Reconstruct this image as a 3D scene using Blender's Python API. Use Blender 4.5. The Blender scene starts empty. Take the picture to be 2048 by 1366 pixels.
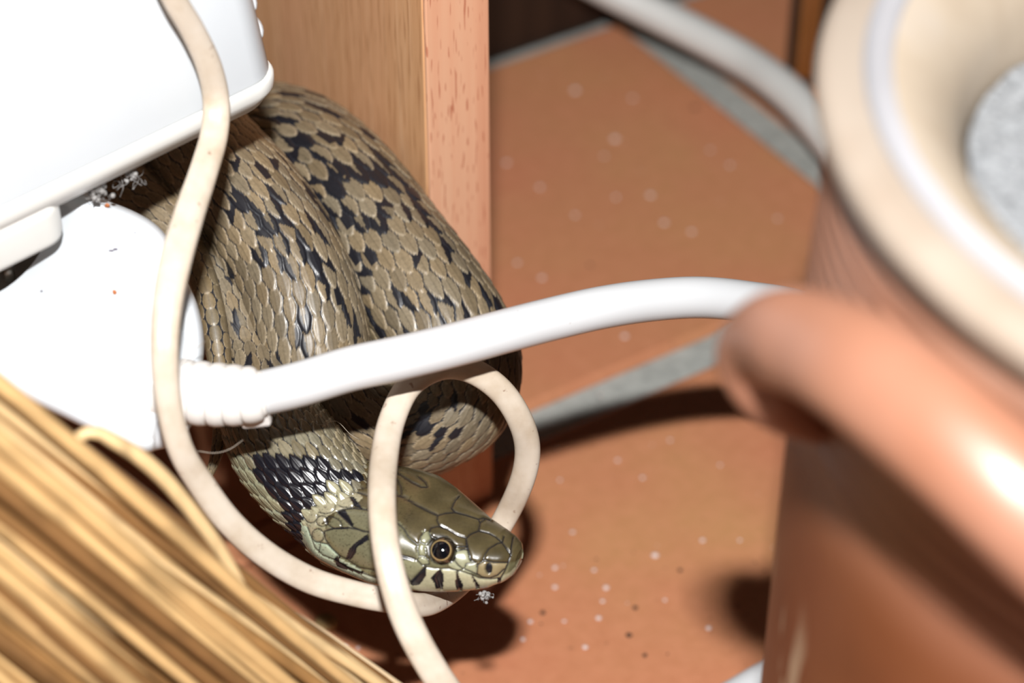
import bpy, bmesh, math, random
import numpy as np
from mathutils import Vector, Matrix

random.seed(7)
rng = np.random.default_rng(7)
SC = bpy.context.scene
COL = SC.collection

# ------------------------------------------------------------------ camera, light, exposure
PITCH = math.radians(40.0)          # camera looks down 40 degrees
CAM_H = 0.375
FPX = 50.0 / 22.2 * 2048            # focal length in pixels of the 2048 px wide frame
CR = np.array([1.0, 0.0, 0.0])
CF = np.array([0.0, math.cos(PITCH), -math.sin(PITCH)])
CU = np.array([0.0, math.sin(PITCH), math.cos(PITCH)])
CC = np.array([0.0, 0.0, CAM_H])

cam = bpy.data.cameras.new('camera')
cam.lens = 50.0
cam.sensor_width = 22.2
cam.sensor_fit = 'HORIZONTAL'
cam.clip_start = 0.005
cam.clip_end = 20
cam.dof.use_dof = True
cam.dof.focus_distance = 0.432
cam.dof.aperture_fstop = 6.3
cam_o = bpy.data.objects.new('camera', cam)
cam_o.location = CC
cam_o.rotation_euler = (math.pi / 2 - PITCH, 0, 0)
COL.objects.link(cam_o)
SC.camera = cam_o

world = bpy.data.worlds.new('world')
world.use_nodes = True
wb = world.node_tree.nodes['Background']
wb.inputs[0].default_value = (1.0, 0.93, 0.86, 1)
wb.inputs[1].default_value = 0.025
SC.world = world

fl = bpy.data.lights.new('camera_flash', 'AREA')   # the pop-up flash above the lens
fl.shape = 'RECTANGLE'
fl.size = 0.022
fl.size_y = 0.010
fl.energy = 4.9
fl.color = (1.0, 0.985, 0.97)
fl_o = bpy.data.objects.new('camera_flash', fl)
fl_o.location = CC + CU * 0.094 - CF * 0.05
fl_o.rotation_euler = (math.pi / 2 - PITCH, 0, 0)
COL.objects.link(fl_o)

vs = SC.view_settings
vs.view_transform = 'Standard'
vs.look = 'None'
vs.gamma = 1.0
vs.use_curve_mapping = False
vs.exposure = 0.0

# ------------------------------------------------------------------ helpers
def P(px, py, Z):
    return CC + CF * Z + CR * ((px - 1024) / FPX * Z) - CU * ((py - 683) / FPX * Z)

def floor_at(px, py, z=0.0):
    d = CF + CR * ((px - 1024) / FPX) - CU * ((py - 683) / FPX)
    return CC + d * ((z - CAM_H) / d[2])

def project(pts):
    d = np.asarray(pts) - CC
    z = d @ CF
    return np.stack([1024 + FPX * (d @ CR) / z, 683 - FPX * (d @ CU) / z], -1), z

def unit(v):
    v = np.asarray(v, float)
    return v / (np.linalg.norm(v, axis=-1, keepdims=True) + 1e-12)

def tag(o, label=None, cat=None, group=None, kind=None):
    if label: o['label'] = label
    if cat: o['category'] = cat
    if group: o['group'] = group
    if kind: o['kind'] = kind
    return o

def empty(name, loc, rotz=0.0):
    o = bpy.data.objects.new(name, None)
    o.empty_display_size = 0.01
    o.location = loc
    o.rotation_euler = (0, 0, rotz)
    COL.objects.link(o)
    bpy.context.view_layer.update()
    return o

def link(name, me, mat=None, parent=None):
    o = bpy.data.objects.new(name, me)
    COL.objects.link(o)
    if mat is not None and not me.materials:
        me.materials.append(mat)
    if parent is not None:
        o.parent = parent
        o.matrix_parent_inverse = Matrix.LocRotScale(parent.location, parent.rotation_euler, None).inverted()
    return o

def grid_mesh(name, verts, nr, nc, wrap_c=True, cap0=False, cap1=False, col=None, smooth=True):
    """verts (nr*nc,3) rows x columns -> quad mesh, built with foreach_set"""
    V = np.asarray(verts, np.float32).reshape(-1, 3)
    r = np.arange(nr - 1)[:, None]
    c = np.arange(nc if wrap_c else nc - 1)[None, :]
    c2 = (c + 1) % nc
    q = np.stack(np.broadcast_arrays(r * nc + c, r * nc + c2, (r + 1) * nc + c2, (r + 1) * nc + c), -1).reshape(-1, 4)
    me = bpy.data.meshes.new(name)
    extra = []
    if cap0: extra.append(list(range(nc))[::-1])
    if cap1: extra.append([(nr - 1) * nc + k for k in range(nc)])
    nl = q.size + sum(len(e) for e in extra)
    me.vertices.add(len(V)); me.vertices.foreach_set('co', V.ravel())
    me.loops.add(nl)
    li = np.concatenate([q.ravel()] + [np.array(e) for e in extra]).astype(np.int32)
    me.loops.foreach_set('vertex_index', li)
    me.polygons.add(len(q) + len(extra))
    st = list(range(0, q.size, 4)); tot = [4] * len(q); k = q.size
    for e in extra:
        st.append(k); tot.append(len(e)); k += len(e)
    me.polygons.foreach_set('loop_start', np.array(st, np.int32))
    me.polygons.foreach_set('loop_total', np.array(tot, np.int32))
    me.polygons.foreach_set('use_smooth', np.full(len(tot), smooth))
    me.update(calc_edges=True)
    me.validate()
    if col is not None:
        a = me.color_attributes.new('Col', 'FLOAT_COLOR', 'POINT')
        a.data.foreach_set('color', np.concatenate([col, np.ones((len(col), 1))], 1).astype(np.float32).ravel())
    return me

def catmull(arr, n_per=24):
    A = np.asarray(arr, float)
    A = np.concatenate([[2 * A[0] - A[1]], A, [2 * A[-1] - A[-2]]])
    out = []
    t = np.linspace(0, 1, n_per, endpoint=False)[:, None]
    for i in range(1, len(A) - 2):
        p0, p1, p2, p3 = A[i - 1], A[i], A[i + 1], A[i + 2]
        out.append(.5 * (2 * p1 + (p2 - p0) * t + (2 * p0 - 5 * p1 + 4 * p2 - p3) * t ** 2 + (3 * p1 - p0 - 3 * p2 + p3) * t ** 3))
    out.append(A[-2][None])
    return np.concatenate(out)

def resample(arr, ds):
    """arr (n, 3+k): resample by arc length of the first three columns"""
    d = np.linalg.norm(np.diff(arr[:, :3], axis=0), axis=1)
    s = np.concatenate([[0], np.cumsum(d)])
    n = max(4, int(s[-1] / ds))
    si = np.linspace(0, s[-1], n)
    return np.stack([np.interp(si, s, arr[:, k]) for k in range(arr.shape[1])], 1), si

def path_px(ctrl):
    """rows (px, py, Z, extra...) -> world xyz + extras"""
    return np.array([list(P(c[0], c[1], c[2])) + list(c[3:]) for c in ctrl])

def frames(pos, ref=None):
    t = unit(np.gradient(pos, axis=0))
    v = unit(CC - pos) if ref is None else np.broadcast_to(ref, pos.shape)
    e1 = unit(v - (v * t).sum(-1, keepdims=True) * t)     # towards the viewer side
    e2 = np.cross(t, e1)
    return t, e1, e2

def sweep(name, pos, rad, prof, mat, parent=None, ref=None, caps=True):
    """prof: (m,2) profile in (e2 = sideways, e1 = viewer side), scaled by rad[i]"""
    t, e1, e2 = frames(pos, ref)
    prof = np.asarray(prof)
    V = pos[:, None, :] + rad[:, None, None] * (prof[None, :, 0, None] * e2[:, None, :] + prof[None, :, 1, None] * e1[:, None, :])
    me = grid_mesh(name, V.reshape(-1, 3), len(pos), len(prof), True, caps, caps)
    return link(name, me, mat, parent)

def circle(n, a=1.0, b=1.0, pw=1.0):
    th = np.linspace(0, 2 * np.pi, n, endpoint=False)
    c, s = np.cos(th), np.sin(th)
    return np.stack([a * np.sign(c) * np.abs(c) ** pw, b * np.sign(s) * np.abs(s) ** pw], -1)

def tube(name, ctrl, mat, parent=None, n=12, ds=.002, xyz=False):
    A = np.array(ctrl, float) if xyz else path_px(ctrl)
    B, _ = resample(catmull(A, 12), ds)
    return sweep(name, B[:, :3], B[:, 3], circle(n), mat, parent)

def bm_box(bm, a, b, mat=None):
    r = bmesh.ops.create_cube(bm, size=1.0)
    M = Matrix.Translation([(a[i] + b[i]) / 2 for i in range(3)]) @ Matrix.Diagonal([b[i] - a[i] for i in range(3)] + [1])
    bmesh.ops.transform(bm, matrix=(mat @ M) if mat is not None else M, verts=r['verts'])
    return r['verts']

def bevel_box(name, a, b, bev, mat, parent=None, M=None, seg=2):
    bm = bmesh.new()
    bm_box(bm, a, b)
    bmesh.ops.bevel(bm, geom=bm.edges[:], offset=bev, segments=seg, affect='EDGES', profile=.5)
    if M is not None:
        bmesh.ops.transform(bm, matrix=M, verts=bm.verts)
    me = bpy.data.meshes.new(name)
    bm.to_mesh(me); bm.free()
    for p in me.polygons: p.use_smooth = False
    return link(name, me, mat, parent)

def lumps(name, pts, mat, parent=None, sub=1):
    """small ico blobs: pts rows of (xyz, rx, ry, rz)"""
    bm = bmesh.new()
    for q in pts:
        r = bmesh.ops.create_icosphere(bm, subdivisions=sub, radius=1.0)
        for v in r['verts']:
            k = 1 + random.uniform(-.18, .18)
            v.co = Vector((v.co.x * q[3] * k + q[0], v.co.y * q[4] * k + q[1], v.co.z * q[5] * k + q[2]))
    me = bpy.data.meshes.new(name)
    bm.to_mesh(me); bm.free()
    for p in me.polygons: p.use_smooth = True
    return link(name, me, mat, parent)

# ------------------------------------------------------------------ materials
def lin(r, g, b):
    f = lambda c: (c / 255 / 12.92) if c / 255 <= .04045 else ((c / 255 + .055) / 1.055) ** 2.4
    return (f(r), f(g), f(b), 1)

class Mat:
    def __init__(s, name, rough=.5, spec=.5):
        s.m = bpy.data.materials.new(name); s.m.use_nodes = True
        s.nt = s.m.node_tree; s.N = s.nt.nodes; s.L = s.nt.links
        s.b = s.N['Principled BSDF']
        s.b.inputs['Roughness'].default_value = rough
        s.b.inputs['Specular IOR Level'].default_value = spec
        s.tc = s.N.new('ShaderNodeTexCoord')
    def node(s, t, **kw):
        n = s.N.new(t)
        for k, v in kw.items(): setattr(n, k, v)
        return n
    def mapped(s, scale, src='Object', rot=(0, 0, 0)):
        mp = s.node('ShaderNodeMapping')
        mp.inputs['Scale'].default_value = scale
        mp.inputs['Rotation'].default_value = rot
        s.L.new(s.tc.outputs[src], mp.inputs[0])
        return mp.outputs[0]
    def noise(s, vec, scale=5, detail=4, rough=.55):
        n = s.node('ShaderNodeTexNoise')
        n.inputs['Scale'].default_value = scale; n.inputs['Detail'].default_value = detail
        n.inputs['Roughness'].default_value = rough
        s.L.new(vec, n.inputs['Vector'])
        return n.outputs['Fac']
    def ramp(s, fac, stops):
        r = s.node('ShaderNodeValToRGB')
        e = r.color_ramp.elements
        e[0].position, e[0].color = stops[0]
        e[1].position, e[1].color = stops[-1]
        for p, c in stops[1:-1]:
            x = e.new(p); x.color = c
        s.L.new(fac, r.inputs[0])
        return r.outputs[0]
    def mix(s, fac, a, b, mode='MIX'):
        n = s.node('ShaderNodeMix', data_type='RGBA', blend_type=mode)
        for sock, v in ((n.inputs[0], fac), (n.inputs[6], a), (n.inputs[7], b)):
            if isinstance(v, (float, int)): sock.default_value = v
            elif isinstance(v, tuple): sock.default_value = v
            else: s.L.new(v, sock)
        return n.outputs[2]
    def base(s, c):
        if isinstance(c, tuple): s.b.inputs['Base Color'].default_value = c
        else: s.L.new(c, s.b.inputs['Base Color'])
        return s
    def bump(s, h, strength=.3, dist=.0005):
        n = s.node('ShaderNodeBump')
        n.inputs['Strength'].default_value = strength; n.inputs['Distance'].default_value = dist
        s.L.new(h, n.inputs['Height']); s.L.new(n.outputs[0], s.b.inputs['Normal'])
        return s

BLK, WHT = (0, 0, 0, 1), (1, 1, 1, 1)

def mat_tile():
    m = Mat('terracotta_tile', .55, .3)
    v = m.mapped((1, 1, 1))
    c = m.ramp(m.noise(v, 17, 3, .5), [(.3, (.50, .19, .100, 1)), (.5, (.48, .205, .100, 1)), (.7, (.475, .235, .102, 1))])
    c = m.mix(m.ramp(m.noise(v, 260, 3), [(.35, BLK), (.75, (.35, .35, .35, 1))]), c, (.62, .27, .15, 1))
    sp = m.ramp(m.noise(v, 420, 1), [(.72, BLK), (.78, (.5, .5, .5, 1))])
    c = m.mix(sp, c, (.22, .1, .05, 1))
    return m.base(c).bump(m.noise(v, 400, 3), .25, .0004).m

def mat_grout():
    m = Mat('grey_grout', .9, .2)
    v = m.mapped((1, 1, 1))
    c = m.ramp(m.noise(v, 300, 5, .7), [(.3, (.28, .29, .27, 1)), (.6, (.40, .41, .385, 1)), (.8, (.52, .51, .47, 1))])
    return m.base(c).bump(m.noise(v, 900, 4), .6, .0006).m

def mat_panel_face():
    m = Mat('beech_laminate_face', .42, .4)
    v = m.mapped((420, 420, 9))
    c = m.ramp(m.noise(v, 1.0, 4, .6), [(.3, (.58, .30, .14, 1)), (.52, (.68, .38, .195, 1)), (.72, (.76, .46, .26, 1))])
    w = m.mapped((45, 45, 1.5))
    c = m.mix(m.ramp(m.noise(w, 1.0, 2), [(.35, BLK), (.7, (.6, .6, .6, 1))]), c, (.70, .37, .21, 1))
    d = m.mapped((1700, 1700, 90))
    c = m.mix(m.ramp(m.noise(d, 1.0, 1), [(.55, BLK), (.70, (.75, .75, .75, 1))]), c, (.40, .18, .075, 1))
    return m.base(c).m

def mat_panel_edge():
    m = Mat('pink_beech_edging', .45, .4)
    w = m.mapped((160, 160, 4))
    c = m.ramp(m.noise(w, 1.0, 3), [(.3, (.56, .25, .145, 1)), (.5, (.63, .325, .20, 1)), (.7, (.66, .385, .245, 1))])
    d = m.mapped((2400, 2400, 210))
    c = m.mix(m.ramp(m.noise(d, 1.0, 0), [(.69, BLK), (.74, (.7, .7, .7, 1))]), c, (.36, .10, .05, 1))
    return m.base(c).m

def mat_plain(name, col, rough=.4, spec=.5, var=.0, sc=60, bump=0):
    m = Mat(name, rough, spec)
    v = m.mapped((1, 1, 1))
    if var:
        a = tuple(x * (1 - var) for x in col[:3]) + (1,)
        m.base(m.ramp(m.noise(v, sc, 4), [(.3, a), (.7, col)]))
    else:
        m.base(col)
    if bump: m.bump(m.noise(v, sc * 4, 4), bump, .0004)
    return m.m

def mat_white_cable():
    m = Mat('white_pvc_sheath', .35, .4)
    v = m.mapped((1, 1, 1))
    g = m.ramp(m.noise(v, 900, 2), [(.70, BLK), (.76, (.8, .8, .8, 1))])
    k = m.ramp(m.noise(v, 38, 2), [(.48, BLK), (.62, WHT)])
    mm = m.node('ShaderNodeMath', operation='MULTIPLY'); m.L.new(g, mm.inputs[0]); m.L.new(k, mm.inputs[1])
    c = m.mix(mm.outputs[0], (.61, .625, .64, 1), (.22, .13, .06, 1))
    return m.base(c).m

def mat_beige_cable():
    m = Mat('yellowed_flex_sheath', .42, .4)
    v = m.mapped((1, 1, 1))
    c = m.ramp(m.noise(v, 120, 4, .6), [(.3, (.47, .385, .29, 1)), (.55, (.57, .495, .405, 1)), (.8, (.61, .55, .475, 1))])
    d = m.ramp(m.noise(v, 520, 3, .6), [(.66, BLK), (.74, (.7, .7, .7, 1))])
    c = m.mix(d, c, (.20, .10, .06, 1))
    return m.base(c).m

def mat_attr(name, rough, spec, noise_amt=.25, nsc=1500, bump=.15, coat=0):
    m = Mat(name, rough, spec)
    a = m.node('ShaderNodeAttribute', attribute_name='Col')
    v = m.mapped((1, 1, 1))
    n = m.ramp(m.noise(v, nsc, 4, .6), [(.3, (1 - noise_amt,) * 3 + (1,)), (.7, (1 + noise_amt * .3,) * 3 + (1,))])
    m.base(m.mix(1.0, a.outputs['Color'], n, 'MULTIPLY'))
    if bump: m.bump(m.noise(v, nsc * .8, 3), bump, .00015)
    if coat:
        m.b.inputs['Coat Weight'].default_value = coat
        m.b.inputs['Coat Roughness'].default_value = .18
    return m.m

def mat_straw(i):
    m = Mat('dry_broom_straw', .5, .4)
    v = m.mapped((300, 300, 18))
    a = [(.56, .36, .16), (.64, .45, .23), (.46, .27, .11), (.66, .50, .31), (.20, .10, .035), (.32, .17, .06)][i]  # straw tones; the two darkest put the shade between stalks into colour
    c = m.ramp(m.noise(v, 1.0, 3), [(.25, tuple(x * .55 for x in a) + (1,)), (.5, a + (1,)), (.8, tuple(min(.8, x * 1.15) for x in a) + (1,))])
    return m.base(c).m

def mat_pot(rim_on=True):
    m = Mat('brown_glazed_earthenware', .42, .65)
    v = m.mapped((1, 1, 1))
    c = m.ramp(m.noise(v, 22, 3), [(.3, (.135, .036, .013, 1)), (.5, (.18, .053, .019, 1)), (.72, (.21, .070, .026, 1))])
    # unglazed pale rim: by height of the pot
    sx = m.node('ShaderNodeSeparateXYZ'); m.L.new(m.tc.outputs['Object'], sx.inputs[0])
    ad = m.node('ShaderNodeMath', operation='MULTIPLY_ADD')
    nz = m.noise(v, 30, 3)
    m.L.new(nz, ad.inputs[0]); ad.inputs[1].default_value = .006; m.L.new(sx.outputs['Z'], ad.inputs[2])
    k = m.ramp(ad.outputs[0], [(.1985, BLK), (.2035, WHT)])
    rim = m.ramp(m.noise(v, 60, 4), [(.3, (.29, .23, .18, 1)), (.6, (.33, .275, .225, 1))])
    # chipped glaze streaks low on the wall
    ch = m.ramp(m.noise(m.mapped((190, 190, 32)), 1.0, 2), [(.60, BLK), (.64, WHT)])
    lowk = m.ramp(sx.outputs['Z'], [(.115, WHT), (.128, BLK)])
    mm = m.node('ShaderNodeMath', operation='MULTIPLY'); m.L.new(ch, mm.inputs[0]); m.L.new(lowk, mm.inputs[1])
    c = m.mix(mm.outputs[0], c, (.42, .30, .20, 1))
    up = m.ramp(sx.outputs['Z'], [(.146, BLK), (.164, WHT)])
    lt = m.ramp(m.noise(v, 30, 3), [(.3, (.27, .115, .066, 1)), (.7, (.33, .160, .105, 1))])
    c = m.mix(up, c, lt)
    if rim_on: c = m.mix(k, c, rim)
    m.base(c)
    return m.m

def mat_pot_inside():
    m = Mat('unglazed_cream_rim', .6, .3)
    v = m.mapped((1, 1, 1))
    c = m.ramp(m.noise(v, 45, 4), [(.3, (.33, .26, .19, 1)), (.6, (.40, .33, .255, 1)), (.8, (.41, .36, .31, 1))])
    return m.base(c).m

def mat_gravel():
    m = Mat('grey_granular_filling', .9, .2)
    v = m.mapped((1, 1, 1))
    c = m.ramp(m.noise(v, 700, 4, .7), [(.28, (.08, .08, .085, 1)), (.45, (.24, .25, .26, 1)), (.7, (.36, .37, .385, 1))])
    return m.base(c).bump(m.noise(v, 600, 4), .9, .001).m

def mat_dark_wood():
    m = Mat('dark_stained_wood', .5, .4)
    v = m.mapped((160, 160, 8))
    c = m.ramp(m.noise(v, 1.0, 3), [(.3, (.012, .006, .004, 1)), (.7, (.035, .017, .010, 1))])
    return m.base(c).m

def mat_leg_wood():
    m = Mat('brown_varnished_leg', .35, .5)
    v = m.mapped((220, 220, 10))
    c = m.ramp(m.noise(v, 1.0, 3), [(.3, (.16, .052, .012, 1)), (.7, (.34, .125, .03, 1))])
    return m.base(c).m

M_TILE, M_GROUT = mat_tile(), mat_grout()
M_PF, M_PE = mat_panel_face(), mat_panel_edge()
M_WHITE = mat_plain('white_moulded_plastic', (.645, .685, .72, 1), .35, .4, .03)
M_RIM = mat_plain('ivory_moulded_plastic', (.72, .72, .69, 1), .35, .4, .03)
M_RELIEF = mat_plain('off_white_rubber_sleeve', (.70, .68, .65, 1), .5, .35, .06, 200)
M_WC, M_BC = mat_white_cable(), mat_beige_cable()
M_GCAB = mat_plain('greyish_white_sheath', (.60, .60, .58, 1), .4, .4, .06)
M_SNAKE = mat_attr('snake_scales', .43, .5, .22, 1500, .12, .05)
M_NECK = mat_attr('snake_neck_scales', .30, .6, .2, 1500, .08, .15)
M_HEAD = mat_attr('snake_head_shields', .27, .6, .16, 1800, .06, .25)
M_STRAW = [mat_straw(i) for i in range(6)]
M_POT, M_POTIN, M_GRAVEL = mat_pot(), mat_pot_inside(), mat_gravel()
M_HANDLE = mat_pot(False)
M_DARK, M_LEG = mat_dark_wood(), mat_leg_wood()
M_METAL = mat_plain('dull_metal_clip', (.55, .54, .50, 1), .3, .5)
M_METAL.node_tree.nodes['Principled BSDF'].inputs['Metallic'].default_value = .8
M_SOCK = mat_plain('grey_socket_well', (.30, .28, .25, 1), .6, .3, .1, 80)
M_LINT = mat_plain('grey_dust_lint', (.36, .35, .34, 1), .9, .1, .4, 500)
M_HAIR = mat_plain('fine_pale_hair', (.35, .30, .24, 1), .4, .5)
M_SPECK = mat_plain('whitish_speck', (.75, .62, .58, 1), .7, .2)
M_DSPECK = mat_plain('dark_grit', (.06, .04, .03, 1), .8, .2)
M_INK = mat_plain('grey_scuff', (.16, .14, .18, 1), .7, .2)
M_FLECK = mat_plain('rusty_fleck', (.45, .16, .06, 1), .8, .2)

# ------------------------------------------------------------------ floor: grout slab + terracotta tiles
AT = math.radians(32.3)             # direction of the tile rows
UA = np.array([math.cos(AT), math.sin(AT), 0.0])
UB = np.array([-math.sin(AT), math.cos(AT), 0.0])
def uv(u, v, z=0.0):
    return UA * u + UB * v + np.array([0, 0, z])

RA = Matrix.Rotation(AT, 4, 'Z')
fl_bm = bmesh.new()
bm_box(fl_bm, (-.9, -.5, -.030), (1.1, .95, -.0022))
bmesh.ops.transform(fl_bm, matrix=RA, verts=fl_bm.verts)
fme = bpy.data.meshes.new('floor'); fl_bm.to_mesh(fme); fl_bm.free()
floor = tag(link('floor', fme, M_GROUT), kind='structure',
            label='terracotta tiled floor with wide grey grout joints')
TW, TL, GR = .1335, .2340, .0108
tile_me = None
for r in range(-4, 4):
    v0 = .3547 + r * (TW + GR)
    for c in range(-4, 4):
        u0 = .3463 + GR + (c - 1) * (TL + GR) if True else 0
        if tile_me is None:
            bm = bmesh.new()
            bm_box(bm, (0, 0, -.012), (TL, TW, 0))
            bmesh.ops.bevel(bm, geom=[e for e in bm.edges if max(v.co.z for v in e.verts) > -.001], offset=.0016, segments=2, affect='EDGES', profile=.5)
            tile_me = bpy.data.meshes.new('tile'); bm.to_mesh(tile_me); bm.free()
        o = link('tile', tile_me, M_TILE, floor)
        o.location = uv(u0, v0, random.uniform(-.0003, .0))
        o.rotation_euler = (0, 0, AT)
cut_ = bevel_box('tile', (0, 0, -.012), (.158, .0090, -.0004), .0012, M_TILE, floor)   # narrow cut tile filling the joint behind the panel
cut_.location = uv(.028, .3448, 0); cut_.rotation_euler = (0, 0, AT)
# flecks of paint and grit lying on the tiles
sp = [(1230,277,14),(1208,312,8),(1080,374,10),(1013,325,10),(1328,445,12),(1383,463,10),(1232,394,9),(1300,390,12),(1150,180,14),(1265,196,10),(1555,437,9),(1035,525,9),(1084,555,10),(1390,215,-10),(1200,790,6),
      (1250,672,11),(1310,1110,13),(1110,1174,8),(1212,1175,9),(1205,1202,7),(1170,1294,9),(1417,1256,9),(1197,1236,10),(1061,1243,8),(1128,1242,6),(1405,1080,8),(1145,1064,7),(1110,1135,8),(1188,1140,7),(1330,1200,6),(1046,1278,8),
      (1258,1270,-9),(1290,1310,-7),(1085,1225,-8),(1270,1215,-8),(1360,1140,-7),(1480,1080,6),(1235,920,7),(1285,955,7),(1340,880,6),(1120,960,6),(690,1292,8),(716,1296,7),(1440,930,6),(1150,430,9),(1180,530,-7),(1460,330,9),(1420,300,8)]
w_, d_ = [], []
for x, y, s in sp:
    q = floor_at(x, y, .0002)
    r_ = abs(s) * .000055 * 1.5
    (w_ if s > 0 else d_).append((q[0], q[1], q[2], r_, r_, r_ * .35))
for k in range(60):
    q = floor_at(random.uniform(990, 1600), random.uniform(120, 1366), .0002)
    r_ = random.uniform(.00012, .0003)
    (w_ if k % 3 else d_).append((q[0], q[1], q[2], r_, r_, r_ * .3))
tag(lumps('paint_specks', w_, M_SPECK, floor), kind='stuff')
tag(lumps('grit_specks', d_, M_DSPECK, floor), kind='stuff')

# ------------------------------------------------------------------ dark plinth board at the back, furniture leg
MPL = RA @ Matrix.Translation((0, .4905, 0))
pl = bevel_box('baseboard_back', (-.15, 0, -.001), (.62, .014, .11), .0015, M_DARK, None, MPL)
tag(pl, 'dark stained plinth board standing on the tiles behind the beech panel', kind='structure')

q = floor_at(1633, 175)
leg = empty('furniture_leg', q)
tag(leg, 'dark brown varnished wooden furniture leg standing on the tiles behind the clay pot', 'furniture leg')
MG = Matrix.Translation(Vector(q)) @ Matrix.Rotation(math.radians(-9), 4, 'Z')
bevel_box('leg_post', (-.0095, 0, -.001), (.022, .03, .34), .002, M_DARK, leg, MG)
bevel_box('leg_lit_strip', (-.0066, -.003, .004), (-.0008, .002, .34), .001, M_LEG, leg, MG)  # brown strip paints the leg's lit face against the darker post

# ------------------------------------------------------------------ beech panel
def vert_edge(px, py_floor):
    return floor_at(px, py_floor)
c_r = floor_at(985.5, 990)                     # front right corner at the floor
# front left corner: on the line through c_r along -UA whose vertical edge shows at x = 853 half-way up
best = None
for th in np.linspace(.008, .03, 400):
    c_l = c_r - UA * th
    px, _ = project((c_l + np.array([0, 0, .12]))[None])
    if best is None or abs(px[0, 0] - 852) < best[0]:
        best = (abs(px[0, 0] - 852), th)
TH = best[1]
panel = empty('cabinet_panel', c_r, AT)
tag(panel, 'upright beech laminate cabinet side panel with pinkish edging, behind the snake', 'cabinet panel')
MP = Matrix.Translation(Vector(c_r)) @ RA
bevel_box('board', (-TH, .0008, 0), (0, .16, .45), .0003, M_PF, panel, MP)
bevel_box('edge_strip', (-TH + .0002, -.0002, 0), (-.0001, .0009, .45), .00035, M_PE, panel, MP)

# ------------------------------------------------------------------ power adapter (white box, top left)
AB = math.radians(43)
def rrect(w0, w1, d0, d1, rad, n=7):
    pts = []
    for cx, cy, a0 in ((w1 - rad, d1 - rad, 0), (w0 + rad, d1 - rad, 90), (w0 + rad, d0 + rad, 180), (w1 - rad, d0 + rad, 270)):
        for k in range(n):
            a = math.radians(a0 + 90 * k / (n - 1))
            pts.append((cx + rad * math.cos(a), cy + rad * math.sin(a)))
    return np.array(pts)

def stacked(name, levels, M, mat, parent, n=7):
    """levels: (z, w0, w1, d0, d1, corner radius)"""
    V = []
    for z, w0, w1, d0, d1, rad in levels:
        for x, y in rrect(w0, w1, d0, d1, rad, n):
            V.append(M @ Vector((x, y, z)))
    return link(name, grid_mesh(name, V, len(levels), 4 * n, True, True, True), mat, parent)

corner = P(579, 150, .419)
adapter = empty('power_adapter', corner, AB)
tag(adapter, 'large white plastic power adapter box with ribbed side, above the snake coils', 'power adapter')
MA = Matrix.Translation(Vector(corner)) @ Matrix.Rotation(AB, 4, 'Z') @ Matrix.Rotation(math.radians(0), 4, 'X')
def lev(z, ins, rad=.007): return (z, -.085 + ins, -ins, ins, .045 - ins, rad)
stacked('rim', [lev(-.0052, .0022, .006), lev(-.0050, .0016), lev(-.0024, .0002), lev(-.0018, 0), lev(.0002, 0), lev(.0007, .0003), lev(.0008, .0014)], MA, M_RIM, adapter, 9)
stacked('shell', [lev(.0004, .0012), lev(.0008, .0007), lev(.0014, .0006), lev(.030, .0034), lev(.055, .006), lev(.064, .0085), lev(.068, .014)], MA, M_WHITE, adapter, 9)
for k in range(7):                               # grip ribs up the right side
    zc = .0078 + .0058 * k
    ins = .0007 + zc * .094
    ys = np.linspace(-.2, 1, 16)
    ctr, rr = [], []
    for yy in np.linspace(0, 1, 14):
        ang = math.radians(-38 + 58 * min(1, yy * 1.6))
        cx = -ins - .007 + (.0068) * math.cos(ang)
        cy = ins + .007 + (.0068) * math.sin(ang) + max(0, yy - .5) * .03
        ctr.append(MA @ Vector((cx, cy, zc + .0016 * (yy - .5))))
        rr.append(.0018 * math.sin(math.pi * (yy * .96 + .02)) ** .6)
    sweep('grip_rib', np.array(ctr), np.array(rr), circle(10, 1, 1), M_WHITE, adapter)
# plug foot of the adapter, below the rim
wf = min(np.linspace(-.08, 0, 400), key=lambda w: abs(project(np.array(MA @ Vector((w, .0012, -.0075)))[None])[0][0, 0] - 141))
stacked('plug_foot', [(-.0128, -.084, wf - .0012, .0022, .030, .004), (-.0122, -.084, wf - .0003, .0014, .030, .0045), (-.0110, -.084, wf, .0010, .030, .005), (-.006, -.084, wf, .0010, .030, .005), (-.004, -.084, wf, .0010, .030, .005)], MA, M_RIM, adapter, 9)

# ------------------------------------------------------------------ socket block with white flex
sock = empty('extension_socket', P(-60, 640, .412))
tag(sock, 'white moulded extension socket with thick white flex running to the clay pot', 'extension socket')
def zface(py): return .4065 - (py - 600) * .000012
out_px = [(150,372),(200,396),(262,420),(308,446),(338,480),(358,530),(378,570),(398,620),(408,680),(402,740),(372,800),(335,860),(318,895),(285,908),(235,892),(170,858),(90,820),(0,785),(-110,740),(-250,680),(-330,600),(-350,480),(-330,330),(-280,230),(-180,180),(-60,200),(60,300)]
OP = np.array(out_px, float)
o2 = np.concatenate([OP, OP[:1]])
OPs = catmull(o2, 4)[:-1]
cen = OPs.mean(0)
def ring(ins_px, back):
    d = OPs - cen
    L = np.linalg.norm(d, axis=1, keepdims=True)
    q = cen + d * (1 - ins_px / L)
    return [P(x, y, zface(y) + back) for x, y in q]
V = []
lv = [(42, .0002), (26, .0000), (14, .0006), (5, .0020), (0, .0045), (0, .012), (6, .0145), (30, .0155)]
for ins, back in lv: V += ring(ins, back)
bme = grid_mesh('socket_body', V, len(lv), len(OPs), True, True, True)
body = link('socket_body', bme, M_WHITE, sock)
cyl = bpy.data.meshes.new('cut')
cb = bmesh.new()
bmesh.ops.create_cone(cb, cap_ends=True, segments=64, radius1=.0186, radius2=.0186, depth=.024)
cc0 = P(-100, 402, zface(402))
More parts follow.
